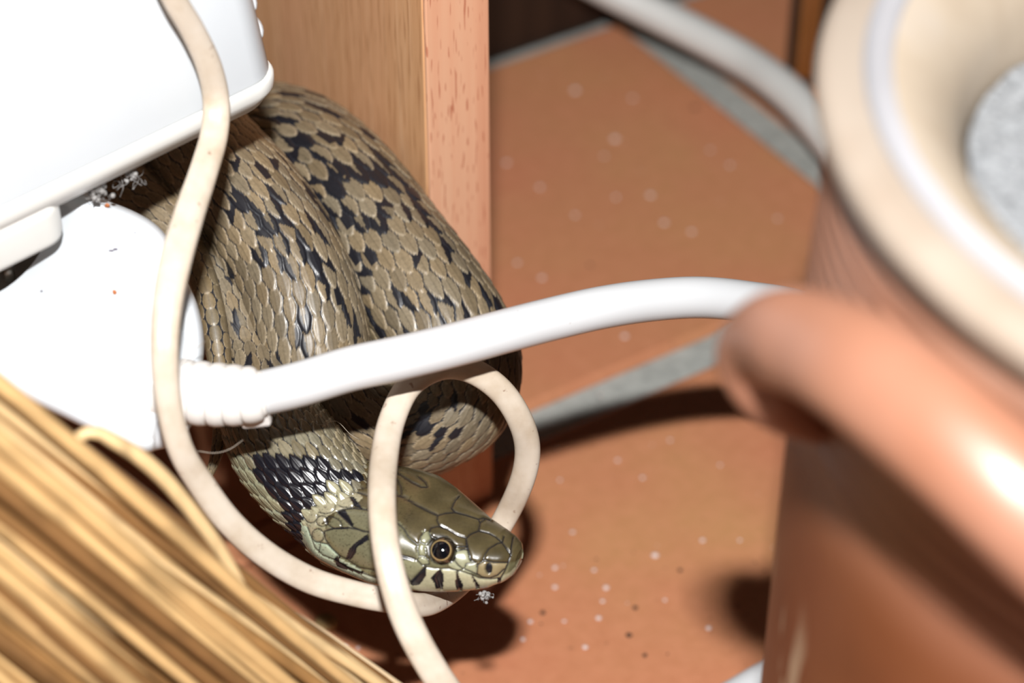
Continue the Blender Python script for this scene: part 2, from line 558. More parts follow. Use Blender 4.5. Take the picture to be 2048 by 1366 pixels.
Zax = Vector(-CF); Xax = Vector(CR); Yax = Vector(CU)
MC = Matrix(((Xax.x, Yax.x, Zax.x, cc0[0]), (Xax.y, Yax.y, Zax.y, cc0[1]), (Xax.z, Yax.z, Zax.z, cc0[2]), (0, 0, 0, 1)))
bmesh.ops.transform(cb, matrix=MC, verts=cb.verts)
cb.to_mesh(cyl); cb.free()
cyl.materials.append(M_SOCK)
bme.materials.append(M_SOCK)
cut = bpy.data.objects.new('cut', cyl); COL.objects.link(cut)
mod = body.modifiers.new('cut', 'BOOLEAN'); mod.object = cut; mod.operation = 'DIFFERENCE'; mod.solver = 'EXACT'
try: mod.material_mode = 'TRANSFER'
except Exception: pass
bpy.context.view_layer.update()
dg = bpy.context.evaluated_depsgraph_get()
nm = bpy.data.meshes.new_from_object(body.evaluated_get(dg))
body.modifiers.clear(); body.data = nm; nm.name = 'socket_body'
bpy.data.objects.remove(cut); bpy.data.meshes.remove(cyl)
# metal earth clip in the well
tube('earth_clip', [(-4,420,.4180,.0012),(4,470,.4165,.0012),(12,515,.4140,.0012),(19,556,.4110,.0011)], M_METAL, sock, 8, .001)
# domed cord entry
DV = []
for k in range(14):
    a = math.radians(90 * k / 13)
    for th in np.linspace(0, 2 * np.pi, 48, endpoint=False):
        x = 292 + 112 * math.sin(a) * np.sign(math.cos(th)) * abs(math.cos(th)) ** .85
        y = 752 + 150 * math.sin(a) * np.sign(math.sin(th)) * abs(math.sin(th)) ** .85
        DV.append(P(x, y, zface(y) + .005 - .0080 * math.cos(a) ** .8))
link('cord_entry_dome', grid_mesh('cord_entry_dome', DV, 14, 48, True, True, False), M_WHITE, sock)
# ribbed strain relief
ctr = path_px([(330,775,.405,76*.405/FPX),(365,783,.404,68*.404/FPX),(440,790,.403,66*.403/FPX),(500,790,.402,60*.402/FPX),(532,786,.402,52*.402/FPX)])
B, s = resample(catmull(ctr, 24), .0002)
rr = B[:, 3].copy()
fr = np.clip((s - s[-1] * .12) / (s[-1] * .84), 0, 1)
ph = fr * 5.0
rr *= 1 - .10 * np.clip(1 - np.abs((ph % 1) - .02) / .10, 0, 1) - .10 * np.clip(1 - np.abs((ph % 1) - .98) / .10, 0, 1)
rr *= .93 + .05 * np.sin((ph % 1) * math.pi)
rr[-1] *= .8
sweep('strain_relief', B[:, :3], rr, circle(40, 1, .9, .85), M_RELIEF, sock)
k0 = P(512, 838, .404)
bevel_box('sleeve_lip', (-.0028, -.001, -.0015), (.0026, .002, .0015), .0007, M_RELIEF, sock, Matrix.Translation(Vector(k0)) @ Matrix.Rotation(math.radians(-8), 4, 'Y'))
cab = [(470,796,.404),(520,787,.403),(600,768,.402),(700,738,.403),(800,716,.405),(900,692,.408),(1000,665,.412),(1100,639,.417),(1200,616,.422),(1300,601,.428),(1400,595,.434),(1500,604,.441),(1600,622,.449),(1720,670,.458),(1800,780,.470),(1820,960,.482),(1760,1120,.486),(1660,1215,.484),(1560,1283,.4852),(1480,1332,.4812),(1400,1385,.4765),(1300,1450,.470),(1180,1520,.4650)]
CA = np.array([list(P(*c)) for c in cab])
CA[-7:, 2] = np.maximum(.0040, np.minimum(CA[-7:, 2], .0043))
B, s = resample(catmull(CA, 16), .0012)
sweep('flex', B, np.full(len(B), .00395), circle(24), M_WC, sock)
# embossed marks on the flex (illegible raised strokes)
em = [((1056,682),(1072,676)),((1075,673),(1074,681)),((1080,671),(1098,664)),((1080,671),(1081,678)),((1101,667),(1112,665)),((1113,669),(1112,665)),((1120,660),(1129,657)),((1147,658),(1149,651)),((1151,655),(1168,652)),((1177,645),(1190,642)),((1177,645),(1176,652)),((1180,651),(1193,645)),((1200,638),(1216,634)),((1198,645),(1200,638)),((1224,637),(1230,635)),((1224,641),(1231,639))]
flexp = B
for (a, b) in em:
    pts = []
    for t in np.linspace(0, 1, 6):
        x, y = a[0] + (b[0] - a[0]) * t, a[1] + (b[1] - a[1]) * t
        pj, _ = project(flexp)
        i = int(np.argmin((pj[:, 0] - x) ** 2 + (pj[:, 1] - y) ** 2))
        ray = unit(CF + CR * ((x - 1024) / FPX) - CU * ((y - 683) / FPX))
        w = flexp[i] - CC
        tca = w @ ray; d2 = w @ w - tca ** 2
        th = math.sqrt(max(0, .00395 ** 2 - d2))
        pts.append(CC + ray * (tca - th))
    sweep('embossed_stroke', np.array(pts), np.array([.00006, .0001, .0001, .0001, .0001, .00006]), circle(6), M_WC, sock)
# grime on the socket face
for nm_, x, y, rx, ry, mt in (('scuff_mark', 222, 501, 6, 2, M_INK), ('scuff_mark', 231, 498, 5, 2, M_INK), ('dirt_fleck', 229, 585, 5, 8, M_FLECK), ('dirt_fleck', 214, 411, 6, 6, M_FLECK), ('scuff_mark', 270, 465, 2, 2, M_INK), ('scuff_mark', 83, 582, 3, 2, M_INK)):
    c0 = P(x, y, zface(y) - .00005)
    o = lumps(nm_, [(c0[0], c0[1], c0[2], rx * .000088, .00025, ry * .000088)], mt, sock)

# ------------------------------------------------------------------ cream twin flex that loops around the head
bc = [(330,-1300,.335,25),(300,-1000,.342,25),(270,-700,.350,25),(256,-450,.361,25),(266,-260,.371,25),(300,-120,.5,25),(345,-10,.5,25),(385,60,.5,25),(417,130,.5,26),(432,200,.5,27),(428,270,.4045,28),(405,350,.3990,29),(378,430,.3930,31),(352,520,.3885,32),(335,610,.3855,30),(329,700,.384,28),(336,800,.386,26),(360,895,.390,26),(400,965,.395,27),(458,1043,.400,27),(530,1108,.405,27),(615,1158,.410,27),(700,1185,.4130,26),(785,1202,.4160,25),(862,1206,.4250,24),(940,1146,.4460,24),(1005,1045,.4470,24),(1043,965,.440,25),(1055,900,.435,26),(1040,840,.430,26),(1000,780,.426,26),(940,740,.423,26),(880,735,.421,26),(820,770,.419,26),(784,840,.415,27),(768,920,.408,28),(764,1000,.400,28),(770,1080,.396,28),(786,1160,.394,29),(815,1245,.394,30),(860,1330,.395,30),(915,1410,.397,30),(980,1490,.400,30)]
def z_front(px, py):                             # depth of the adapter's front face along a line of sight
    nf = np.array([math.sin(AB), -math.cos(AB), 0.0])
    d = CF + CR * ((px - 1024) / FPX) - CU * ((py - 683) / FPX)
    return ((corner - CC) @ nf) / (d @ nf)
bc = [(x, y, min(z, z_front(x, y) - .0042) if y < 240 else z, r) for x, y, z, r in bc]
A = path_px([(x, y, z, r * z / FPX) for x, y, z, r in bc])
B, s = resample(catmull(A, 16), .0012)
prof = []
for th in np.linspace(0, 2 * np.pi, 36, endpoint=False):
    c_, s_ = math.cos(th), math.sin(th)
    x = np.sign(c_) * abs(c_) ** .8
    y = .62 * np.sign(s_) * abs(s_) ** .8
    if s_ > 0: y -= .10 * math.exp(-((x - .12) / .13) ** 2)      # groove between the two cores
    prof.append((x, y))
cream = sweep('twin_flex', B[:, :3], B[:, 3], prof, M_BC)
tag(cream, 'grubby cream twin flex hanging past the white adapter and looping round the snake head', 'cable')

# grey-white cable at the back
gc = [(980,-170,.66,.0052),(1100,-85,.665,.0052),(1215,-22,.668,.0052),(1310,26,.667,.0052),(1400,72,.664,.0052),(1490,122,.658,.0052),(1560,172,.648,.0052),(1616,226,.640,.0052),(1672,296,.632,.0052),(1740,380,.62,.0053),(1830,480,.61,.0053)]
gco = tube('cable', gc, M_GCAB, None, 18, .002)
tag(gco, 'greyish white cable arching over the tiles behind the clay pot rim', 'cable')

# ------------------------------------------------------------------ the snake
def in_poly(pt, poly):
    x, y = pt[..., 0], pt[..., 1]
    c = np.zeros(x.shape, bool)
    n = len(poly)
    for i in range(n):
        x0, y0 = poly[i]; x1, y1 = poly[i - 1]
        cond = ((y0 > y) != (y1 > y)) & (x < (x1 - x0) * (y - y0) / (y1 - y0 + 1e-12) + x0)
        c ^= cond
    return c

def zpoly(pts, ox, oy, k): return [(ox + x / k, oy + y / k) for x, y in pts]

def hash2(i, j, k=0.0):
    v = np.sin(i * 127.1 + j * 311.7 + k * 74.7) * 43758.5453
    return v - np.floor(v)

COLLAR = zpoly([(225,280),(330,215),(480,240),(560,300),(720,295),(850,310),(960,350),(1080,360),(1240,380),(1240,425),(1130,440),(1000,460),(960,490),(890,520),(800,570),(750,620),(700,690),(660,730),(650,830),(720,930),(790,1090),(680,1060),(590,970),(530,890),(470,760),(420,640),(340,540),(280,430),(230,340)], 460, 860, 4.553)
PALE = zpoly([(680,700),(760,610),(830,550),(960,480),(1110,470),(1160,620),(1000,720),(880,780),(850,900),(860,1040),(760,1020),(700,900),(660,820)], 460, 860, 4.553)

BL = []
def bl(ox, oy, k, pts): BL.extend([(ox + x / k, oy + y / k) for x, y in pts])
bl(400,260,4.269,[(385,370),(290,520),(350,670),(290,740),(570,620),(600,800),(790,800),(910,800),(920,860),(560,1070),(620,1020),(540,1130),(840,1090),(820,1220),(960,1130),(480,350),(260,800),(250,1080),(260,1280),(310,1290),(1120,1310),(700,570),(700,350),(910,200),(930,110),(1000,30),(920,530),(1220,410),(1270,310),(1140,820),(1190,760),(980,430),(700,240),(1320,300)])
bl(560,130,4.018,[(360,210),(120,215),(240,350),(380,370),(650,510),(690,490),(320,520),(290,560),(530,600),(760,750),(830,710),(550,800),(620,820),(590,880),(500,920),(870,960),(220,1030),(500,1230),(410,1300),(900,1240),(980,1220),(1190,1200),(770,1290),(840,1310),(1070,1000),(1060,910),(450,960),(230,640),(20,400)])
bl(640,380,3.795,[(590,200),(560,240),(640,210),(830,200),(820,280),(440,250),(370,270),(1130,350),(1180,380),(1100,400),(420,570),(370,620),(800,580),(850,620),(930,540),(1150,640),(590,890),(610,930),(340,860),(300,600),(1010,950),(720,840),(90,730),(140,780),(40,800),(1390,900),(1340,850),(760,1080),(470,1140),(230,1170),(1100,960)])
bl(420,500,4.553,[(500,70),(490,110),(820,90),(790,230),(1130,370),(1190,380),(1050,400),(740,680),(800,580),(700,740),(190,270),(230,290),(230,640),(170,930),(200,950),(450,820),(490,830),(1290,880),(650,1080),(380,1060)])
bl(560,720,3.793,[(1160,360),(1360,310),(1415,340),(1230,540),(1290,580),(1190,590),(1040,510),(1000,450),(670,560)])
BL2 = []
for q_ in BL:
    if all((q_[0] - w_[0]) ** 2 + (q_[1] - w_[1]) ** 2 > 17 ** 2 for w_ in BL2): BL2.append(q_)
BL = np.array(BL2)

def body_run(ctrl, rows=19, Lk=.345, ds=.00028, nth=300, neck=False, tail=False, seed=0, thv=.74):
    """ctrl rows (px, py, Z, r_px, roll_deg); returns verts, colours, nr, nc"""
    A = path_px([(x, y, z, r * z / FPX, roll) for x, y, z, r, roll in [c[:5] for c in ctrl]])
    A = np.concatenate([A, np.array([[c[5] if len(c) > 5 else 1.0] for c in ctrl])], 1)
    B, s = resample(catmull(A, 20), ds)
    for k in (3, 4, 5):
        kern = np.ones(15) / 15
        pad = np.concatenate([np.full(7, B[0, k]), B[:, k], np.full(7, B[-1, k])])
        B[:, k] = np.convolve(pad, kern, 'valid')
    pos, r, roll = B[:, :3], B[:, 3], np.radians(B[:, 4])
    t, e1, e2 = frames(pos)
    D = np.cos(roll)[:, None] * e1 + np.sin(roll)[:, None] * e2
    Bn = np.cross(t, D)
    L = Lk * np.maximum(r, .0015 if tail else .006) * B[:, 5]
    phi = np.concatenate([[0], np.cumsum(np.diff(s) / ((L[1:] + L[:-1]) / 2))])
    th = np.linspace(-np.pi, np.pi, nth, endpoint=False)
    tv = thv * np.pi
    w = 2 * tv / rows
    Q = np.broadcast_to((th / w)[None], (len(s), nth))
    PH = np.broadcast_to(phi[:, None], Q.shape)
    hb = np.full(Q.shape, 0.0); EO = np.full(Q.shape, 9.0)
    XI = np.zeros(Q.shape); YI = np.zeros(Q.shape); OI = np.zeros(Q.shape); OJ = np.zeros(Q.shape)
    dors = np.abs(Q) <= rows / 2 + .0
    a, b, pw = (.70, .555, 1.5) if not tail else (.55, .50, 2.6)
    j0 = np.round(Q)
    for dj in (-1, 0, 1):
        j = j0 + dj
        y = Q - j
        off = .5 * np.mod(j, 2)
        i0 = np.round(PH - off)
        for di in (-1, 0, 1):
            i = i0 + di
            x = PH - off - i
            sz = .94 + .12 * hash2(i, j, 5 + seed)
            xs = x - (hash2(i, j, 6 + seed) - .5) * .10
            e = (np.abs(xs) / (a * sz)) ** pw + (np.abs(y) / (b * sz)) ** pw
            plate = np.clip((1 - e) / .30, 0, 1) ** .55
            h = plate * (.70 + .42 * xs / a) + .17 * np.exp(-(y / .07) ** 2) * plate
            ok = (e < 1) & (np.abs(j) <= (rows - 1) / 2) & (h > hb)
            hb = np.where(ok, h, hb); EO = np.where(ok, e, EO)
            XI = np.where(ok, xs / a, XI); YI = np.where(ok, y, YI); OI = np.where(ok, i, OI); OJ = np.where(ok, j, OJ)
    skin = EO > 1
    # ventral scutes
    vent = ~dors
    xv = np.mod(PH, 1.0)
    hb = np.where(vent, .55 + .5 * xv - 1.0 * (xv > .93), hb)
    Hs = (.056 if neck else .027) * np.maximum(r, .004)[:, None]
    R = r[:, None] + Hs * hb
    cs, sn = np.cos(th)[None], np.sin(th)[None]
    flat = 1 - .10 * np.clip(-cs, 0, 1) ** 2
    V = pos[:, None] + (R * flat)[..., None] * (cs[..., None] * D[:, None] + sn[..., None] * Bn[:, None])
    # ---- colour
    n_pos = cs[..., None] * D[:, None] + sn[..., None] * Bn[:, None]
    facing = (n_pos * (CC - V)).sum(-1) > 0
    px, _ = project(V.reshape(-1, 3)); px = px.reshape(Q.shape + (2,))
    h1 = hash2(OI, OJ, 1 + seed); h2 = hash2(OI, OJ, 2 + seed)
    base = np.array([.186, .145, .090]) if not neck else np.array([.178, .156, .102])
    if tail: base = np.array([.165, .125, .070])
    C = base[None, None] * (.78 + .42 * h1)[..., None]
    C = C * (1 + (np.array([.10, 0, -.16])[None, None]) * (h2 - .5)[..., None])
    side = np.clip((np.abs(Q) - rows * .30) / (rows * .16), 0, 1)[..., None]
    C = C * (1 - side) + np.array([.235, .205, .120]) * (.8 + .3 * h1)[..., None] * side
    # pale free edge and darker centre line of a scale
    edge = np.clip((EO - .70) / .14, 0, 1) * (EO <= 1)
    C = C * (1 + .45 * (edge * (XI > -.25))[..., None]) + (.03 * edge * (XI > -.25))[..., None]
    C = C * (1 - .28 * (np.exp(-(YI / .05) ** 2) * (XI > -.7) * (XI < .75))[..., None])
    C = np.where((EO > .93)[..., None], C * .35, C)
    C = np.where(skin[..., None], np.array([.016, .018, .024]), C)
    # belly
    vi = np.floor(PH)
    vb = hash2(vi, np.sign(Q) * 3 + np.floor(np.abs(Q) - rows / 2), 8 + seed)
    C = np.where(vent[..., None], np.where((vb > .62)[..., None], np.array([.02, .022, .03]), np.array([.32, .34, .24])), C)
    # dark flecks
    if len(BL) and not tail:
        gx = px.reshape(-1, 2); fo = facing.reshape(-1) & ~vent.reshape(-1)
        oi, oj = OI.reshape(-1), OJ.reshape(-1); xi, yi = XI.reshape(-1), YI.reshape(-1)
        sk = skin.reshape(-1); bk = np.zeros(len(gx))
        lo, hi = gx.min(0), gx.max(0)
        own = {}
        for n, (bx, by) in enumerate(BL):
            if not (lo[0] < bx < hi[0] and lo[1] < by < hi[1]): continue
            d = np.abs(gx[:, 0] - bx) + np.abs(gx[:, 1] - by) + 1e3 * (~fo | sk)
            m = int(np.argmin(d))
            if d[m] > 20: continue
            i_, j_ = oi[m], oj[m]
            hh = hash2(n, 3.0); sg = 1 if hash2(n, 4.0) > .5 else -1
            near = np.nonzero((np.abs(oi - i_) <= 1) & (np.abs(oj - j_) <= 1) & ~sk & ~vent.reshape(-1))[0]
            me_ = near[(oi[near] == i_) & (oj[near] == j_)]
            y_, x_ = yi[me_] * sg, xi[me_]
            if hh < .5: c_ = y_ + .16 * x_ > .08
            elif hh < .72: c_ = x_ + .7 * y_ < -.12
            elif hh < .93: c_ = (y_ > -.12) & (x_ < .5)
            else: c_ = y_ > -9
            bk[me_[c_]] = 1
            j2 = j_ + sg
            for i2 in ((i_, i_ + 1) if j_ % 2 else (i_ - 1, i_)):
                if hash2(n, 5.0 + i2 % 2) > .36: continue
                nb = near[(oi[near] == i2) & (oj[near] == j2)]
                y_, x_ = yi[nb] * sg, xi[nb]
                bk[nb[(y_ - .2 * x_ < -.17)]] = 1
        bk = bk.reshape(Q.shape)
        back = (~facing) & (hash2(OI, OJ, 11) > .88)
        bk = np.where(back & ~vent & ~skin, 1.0, bk) * (~vent)
        C = C * (1 - bk[..., None]) + np.array([.010, .010, .014]) * bk[..., None]
    if neck:
        # colour whole scales: centre of the owning scale in the picture
        sc_ = np.interp(OI + .5 * np.mod(OJ, 2), phi, np.arange(len(phi)))
        ii = np.clip(np.round(sc_).astype(int), 0, len(phi) - 1)
        tc = OJ * w
        ctr = pos[ii] + r[ii][..., None] * (np.cos(tc)[..., None] * D[ii] + np.sin(tc)[..., None] * Bn[ii])
        cp, _ = project(ctr.reshape(-1, 3)); cp = cp.reshape(Q.shape + (2,))
        cp = np.where((skin | vent)[..., None], px, cp)
        blk = in_poly(cp, COLLAR)
        pal = in_poly(cp, PALE) & ~blk & ~skin
        far = ~facing
        frac = s / s[-1]
        blk = np.where(far, (s[:, None] > .004) & (s[:, None] < .018), blk)
        C = np.where(pal[..., None], np.array([.33, .31, .20]) * (1 - .55 * (EO > .9))[..., None], C)
        C = np.where(blk[..., None], np.array([.007, .007, .011]), C)
        sat = ((px[..., 1] > 895) & (px[..., 0] < 560) & (px[..., 1] - 900 > (px[..., 0] - 470) * 1.25))
        mint = sat & ~blk & ~skin
        C = np.where(mint[..., None], C * .7 + np.array([.10, .11, .07]), C)
    return V.reshape(-1, 3), np.clip(C, 0, 1).reshape(-1, 3), len(s), nth

snake = empty('snake', floor_at(700, 1000))
tag(snake, 'olive brown grass snake with black collar coiled behind the white cable', 'snake')

NECK = [(765,1078,.4300,80,0),(712,1046,.4300,100,0),(664,1000,.4310,101,0),(609,944,.4330,106,0),(560,878,.4370,104,0),(524,800,.4420,88,0),(498,710,.4460,68,5),(470,640,.4480,63,8),(436,565,.4510,61,8),(390,495,.4540,62,0),(325,432,.4570,66,0),(240,380,.4640,78,0),(150,310,.4720,80,0)]
C3 = [(440,300,.5200,124,-20),(514,291,.5020,128,-25),(588,313,.4875,132,-30),(650,363,.4780,135,-34),(704,425,.4715,137,-36),(767,507,.4660,137,-36),(836,593,.4605,135,-32),(888,662,.4570,130,-24,.85),(916,728,.4560,126,-10,.55),(905,790,.4560,122,-20,.5),(862,826,.4570,116,-34,.6),(805,850,.4600,110,-38,.9),(740,872,.4660,104,-38),(660,870,.4740,100,-38)]
C2 = [(300,205,.4860,112,0),(360,262,.4720,114,0),(430,335,.4610,117,-4),(496,410,.4550,119,-6),(550,490,.4520,120,-6),(588,570,.4500,120,-4),(612,650,.4490,120,0),(630,728,.4490,118,4),(662,800,.4500,114,8),(718,850,.4540,108,8),(790,868,.4640,102,8),(860,850,.4740,98,8)]
TAIL = [(330,420,.4600,31,0),(376,490,.4480,30,0),(406,560,.4420,28,0),(424,630,.4395,27,0),(436,700,.4380,25,0),(444,780,.4370,21,0),(443,850,.4410,17,0),(434,905,.4400,12,0),(420,945,.4400,8,0),(400,985,.4400,5,0),(380,1015,.4400,2,0)]
kn = [c[0] for c in NECK].index(498)
NECK_A = NECK[:kn] + [(515,765,.4440,76,0)]
NECK_B = [(545,850,.4420,84,0)] + NECK[kn - 1:]
runs = [body_run(NECK_A, 25, .285, .00022, 400, neck=True, seed=0),
        body_run(NECK_B, 15, .56, .00024, 240, seed=4),
        body_run(C3, 23, .345, .00028, 320, seed=1),
        body_run(C2, 23, .37, .00028, 320, seed=2),
        body_run(TAIL, 5, 1.2, .00024, 110, tail=True, seed=3, thv=.8)]

# ---- head: loft of cross-sections with carved shields
HS = P(622, 1000, .4325); HE = P(1041, 1112, .4185)
HA = unit(HE - HS); HL = np.linalg.norm(HE - HS)
hn1 = unit(CU - (CU @ HA) * HA)
hn2 = np.cross(HA, hn1); hn2 = hn2 if hn2 @ (-CF) > 0 else -hn2
PHI = math.radians(40)
HD = math.cos(PHI) * hn1 + math.sin(PHI) * hn2          # dorsal
HLt = math.cos(PHI) * hn2 - math.sin(PHI) * hn1         # lateral, the side towards the camera
pxm = FPX / .425 / 1000
st = np.array([  # t, half extent px, centre offset px, width/height ratio
    (-.10, 50, -2, .90), (.00, 72, -3, .88), (.06, 88, -5, .86), (.13, 101, -7, .83), (.25, 108, -10, .79), (.40, 114, -11, .76), (.52, 112, -9, .75), (.62, 101, -12, .76), (.72, 86, -17, .78),
    (.82, 69, -20, .80), (.90, 55, -17, .82), (.95, 44, -13, .84), (.98, 32, -9, .86), (.995, 18, -6, .9), (1.0, 2, -5, .9)])
NT, NP = 300, 360
tt = np.concatenate([np.linspace(-.10, .9, 230, endpoint=False), 1 - .1 * (1 - np.linspace(0, 1, 70)) ** 1.8])
def smooth_interp(x, xp, fp):
    y = np.interp(x, xp, fp)
    k = np.ones(13) / 13
    y2 = np.convolve(np.concatenate([np.full(6, y[0]), y, np.full(6, y[-1])]), k, 'valid')
    return np.where(x > .955, y, y2)
ee = smooth_interp(tt, st[:, 0], st[:, 1]) / pxm / 1000
off = smooth_interp(tt, st[:, 0], st[:, 2]) / pxm / 1000
rat = smooth_interp(tt, st[:, 0], st[:, 3])
wl = ee / np.sqrt((1 + rat ** 2) / 2)
wh = wl * rat
psi = np.linspace(0, 2 * np.pi, NP, endpoint=False)
cp_, sp_ = np.cos(psi), np.sin(psi)
pw_top = 2 / 2.5
l_ = np.sign(cp_) * np.abs(cp_) ** pw_top
d_ = np.sign(sp_) * np.abs(sp_) ** pw_top
l_ = np.where(d_ < 0, l_ * (1 - .18 * d_ ** 2), l_)
ctr = HS + HA * (tt * HL)[:, None] + hn1 * off[:, None]
LOC = wl[:, None, None] * l_[None, :, None] * HLt + wh[:, None, None] * d_[None, :, None] * HD
HV = ctr[:, None] + LOC
# brow ridge over the eye
nrm = unit(l_[None, :, None] / wl[:, None, None] * HLt + d_[None, :, None] / wh[:, None, None] * HD)
front = np.clip((tt - .93) / .07, 0, 1)[:, None, None]
nrm = unit(nrm * (1 - front * .9) + HA * front)
vis = (nrm * (CC - HV)).sum(-1) > -.05 * .4
hp, _ = project(HV.reshape(-1, 3)); hp = hp.reshape(NT, NP, 2)
mir = (NP // 2 - np.arange(NP)) % NP
hp = np.where(vis[..., None], hp, hp[:, mir])
zx = (hp[..., 0] - 600) * 4.452; zy = (hp[..., 1] - 940) * 4.452
zp = np.stack([zx, zy], -1).reshape(-1, 2)
G = [  # shield sutures traced on the head (zoomed coordinates), with line half width
 ([(600,95),(720,150),(850,215),(950,260),(1070,330),(1150,370),(1215,400)], 8),
 ([(1225,405),(1290,385),(1380,375),(1480,400),(1590,435),(1605,470),(1590,540),(1520,570),(1480,605),(1400,580),(1310,525),(1240,490),(1220,450),(1225,405)], 6),
 ([(1380,375),(1350,340),(1385,265),(1420,230)], 7), ([(880,30),(1000,110),(1080,150),(1135,150),(1120,110),(1060,60)], 6),
 ([(870,90),(900,150),(905,215)], 6),
 ([(1590,435),(1640,425),(1700,450)], 6), ([(1590,540),(1605,470),(1650,430)], 6),
 ([(1310,525),(1230,500),(1165,515),(1150,560),(1180,600),(1280,640),(1400,680),(1480,680),(1480,605)], 6),
 ([(1590,540),(1680,560),(1745,595),(1800,645)], 6), ([(1480,605),(1490,690),(1510,750),(1520,810)], 6),
 ([(1630,800),(1650,745),(1680,700),(1760,650),(1800,645)], 6), ([(1800,645),(1815,590)], 6), ([(1800,645),(1870,740),(1880,765)], 6),
 ([(1880,750),(1855,830),(1830,890),(1790,965)], 6), ([(1900,600),(1885,680),(1880,750)], 6),
 ([(1575,850),(1640,800),(1720,822),(1850,825)], 6), ([(1580,850),(1575,925),(1620,958),(1690,965),(1760,940),(1820,885)], 6),
 ([(1460,880),(1480,835),(1560,820),(1520,800)], 5), ([(1460,880),(1575,930)], 5), ([(1370,800),(1410,850),(1450,880),(1390,910)], 5), ([(1390,720),(1480,700)], 6),
 ([(980,1000),(1050,930),(1110,860),(1180,875),(1260,880),(1330,880),(1400,895),(1450,905),(1530,935),(1600,965),(1700,972),(1770,965)], 5),
 ([(1400,900),(1400,980),(1430,1070)], 6), ([(1530,935),(1560,1000),(1600,1075)], 6), ([(1250,890),(1220,960),(1250,1060)], 6), ([(1110,870),(1050,930),(980,1000)], 6),
 ([(1110,545),(1075,590),(1065,640),(1120,665),(1165,610),(1150,560)], 5), ([(1065,650),(1045,700),(1060,765),(1120,770),(1115,690)], 5), ([(1060,780),(1040,800),(1090,850),(1150,840),(1140,790),(1090,765)], 5),
 ([(860,470),(900,500),(930,530),(960,590),(1000,630),(1050,665)], 6), ([(900,760),(960,775),(1020,795)], 9),
 ([(330,370),(380,350),(480,338),(600,355),(720,380),(860,470)], 6), ([(340,385),(420,450),(470,510),(560,545),(700,560)], 7),
 ([(215,545),(300,520),(440,515),(520,530)], 6), ([(215,545),(225,620),(280,700),(350,765),(420,800),(520,870),(640,890),(800,905)], 5),
 ([(600,590),(540,625),(490,690),(440,790)], 7), ([(700,560),(760,640),(900,760)], 6), ([(900,870),(980,1000)], 6),
 ([(20,440),(70,520),(130,690),(200,760),(300,800),(420,880),(550,920),(680,965),(900,1010),(980,1015)], 4),
 ([(180,660),(165,740)], 4), ([(330,770),(300,810)], 5), ([(560,905),(540,930)], 5), ([(130,640),(240,660),(350,770)], 4),
 ([(470,120),(480,190),(600,230)], 5), ([(590,20),(600,90)], 5),
]
def ell(cx, cy, rx, ry, rot=0, w_=4):
    p = []
    for k in range(13):
        a = 2 * math.pi * k / 12
        x, y = rx * math.cos(a), ry * math.sin(a)
        c, s2 = math.cos(rot), math.sin(rot)
        p.append((cx + c * x - s2 * y, cy + s2 * x + c * y))
    return (p, w_)
G += [ell(95,400,62,72), ell(225,310,92,80), ell(390,275,105,55,.25), ell(385,175,90,52,.1), ell(215,205,85,48,-.6), ell(195,455,52,48), ell(157,585,55,62), ell(530,120,75,45,.3), ell(300,470,80,45,.5)]
dist = np.full(len(zp), 99.0)
for pl_, hw in G:
    for (x0, y0), (x1, y1) in zip(pl_[:-1], pl_[1:]):
        dx, dy = x1 - x0, y1 - y0
        m = (zp[:, 0] > min(x0, x1) - 45) & (zp[:, 0] < max(x0, x1) + 45) & (zp[:, 1] > min(y0, y1) - 45) & (zp[:, 1] < max(y0, y1) + 45)
        q = zp[m]
        t = np.clip(((q[:, 0] - x0) * dx + (q[:, 1] - y0) * dy) / (dx * dx + dy * dy + 1e-9), 0, 1)
        dd = np.hypot(q[:, 0] - x0 - t * dx, q[:, 1] - y0 - t * dy) * 6 / hw
        dist[m] = np.minimum(dist[m], dd)
dist = dist.reshape(NT, NP)
groove = np.exp(-(dist / 9) ** 2)
bulge = np.clip(dist / 40, 0, 1) ** .5
# colour zones
dl = np.broadcast_to(d_[None], (NT, NP))
wob = .10 * np.sin(zx / 37) * np.sin(zy / 29)
top = np.array([.080, .062, .028]); olive = np.array([.165, .155, .082]); pale = np.array([.40, .39, .25])
tside = np.clip((dl + wob - .42) / .30, 0, 1)[..., None]
C = olive * (1 - tside) + top * tside
C = C * (.9 + .22 * np.sin(zx / 61 + 1) * np.sin(zy / 53))[..., None]
spk = (hash2(np.floor(zx / 9), np.floor(zy / 9), 3) > .93) & (zx < 1000)
frontk = np.clip((zx - 1000) / 300, 0, 1)
tl = (np.clip((-.12 + .1 * frontk - dl) / .15, 0, 1) * np.clip((zx - 950) / 120, 0, 1))[..., None]
C = C * (1 - tl) + pale * tl
PRE = None
def fill(poly, col, a=1.0):
    global C
    m = in_poly(np.stack([zx, zy], -1), poly)
    C = np.where(m[..., None], C * (1 - a) + np.array(col) * a, C)
BK = (.010, .010, .013)
fill([(560,330),(900,470),(1050,665),(1110,860),(980,1000),(800,905),(420,800),(215,545),(330,370)], (.150, .142, .084), .8)
fill([(1350,690),(1500,720),(1520,800),(1570,840),(1575,930),(1450,900),(1390,890),(1330,850)], (.34, .34, .22), .9)
fill([(1590,820),(1850,825),(1790,965),(1690,965),(1580,930)], (.27, .215, .115), .9)
fill([(1090,540),(1170,560),(1150,660),(1120,770),(1150,840),(1090,855),(1040,800),(1045,690)], (.27, .27, .165), .9)
fill([(980,1000),(1110,860),(1330,880),(1450,905),(1600,965),(1770,965),(1800,1000),(1740,1110),(1000,1110)], (.46, .44, .29), .92)
fill([(900,800),(1020,800),(1110,860),(980,1000),(920,1000)], (.24, .235, .14), .8)
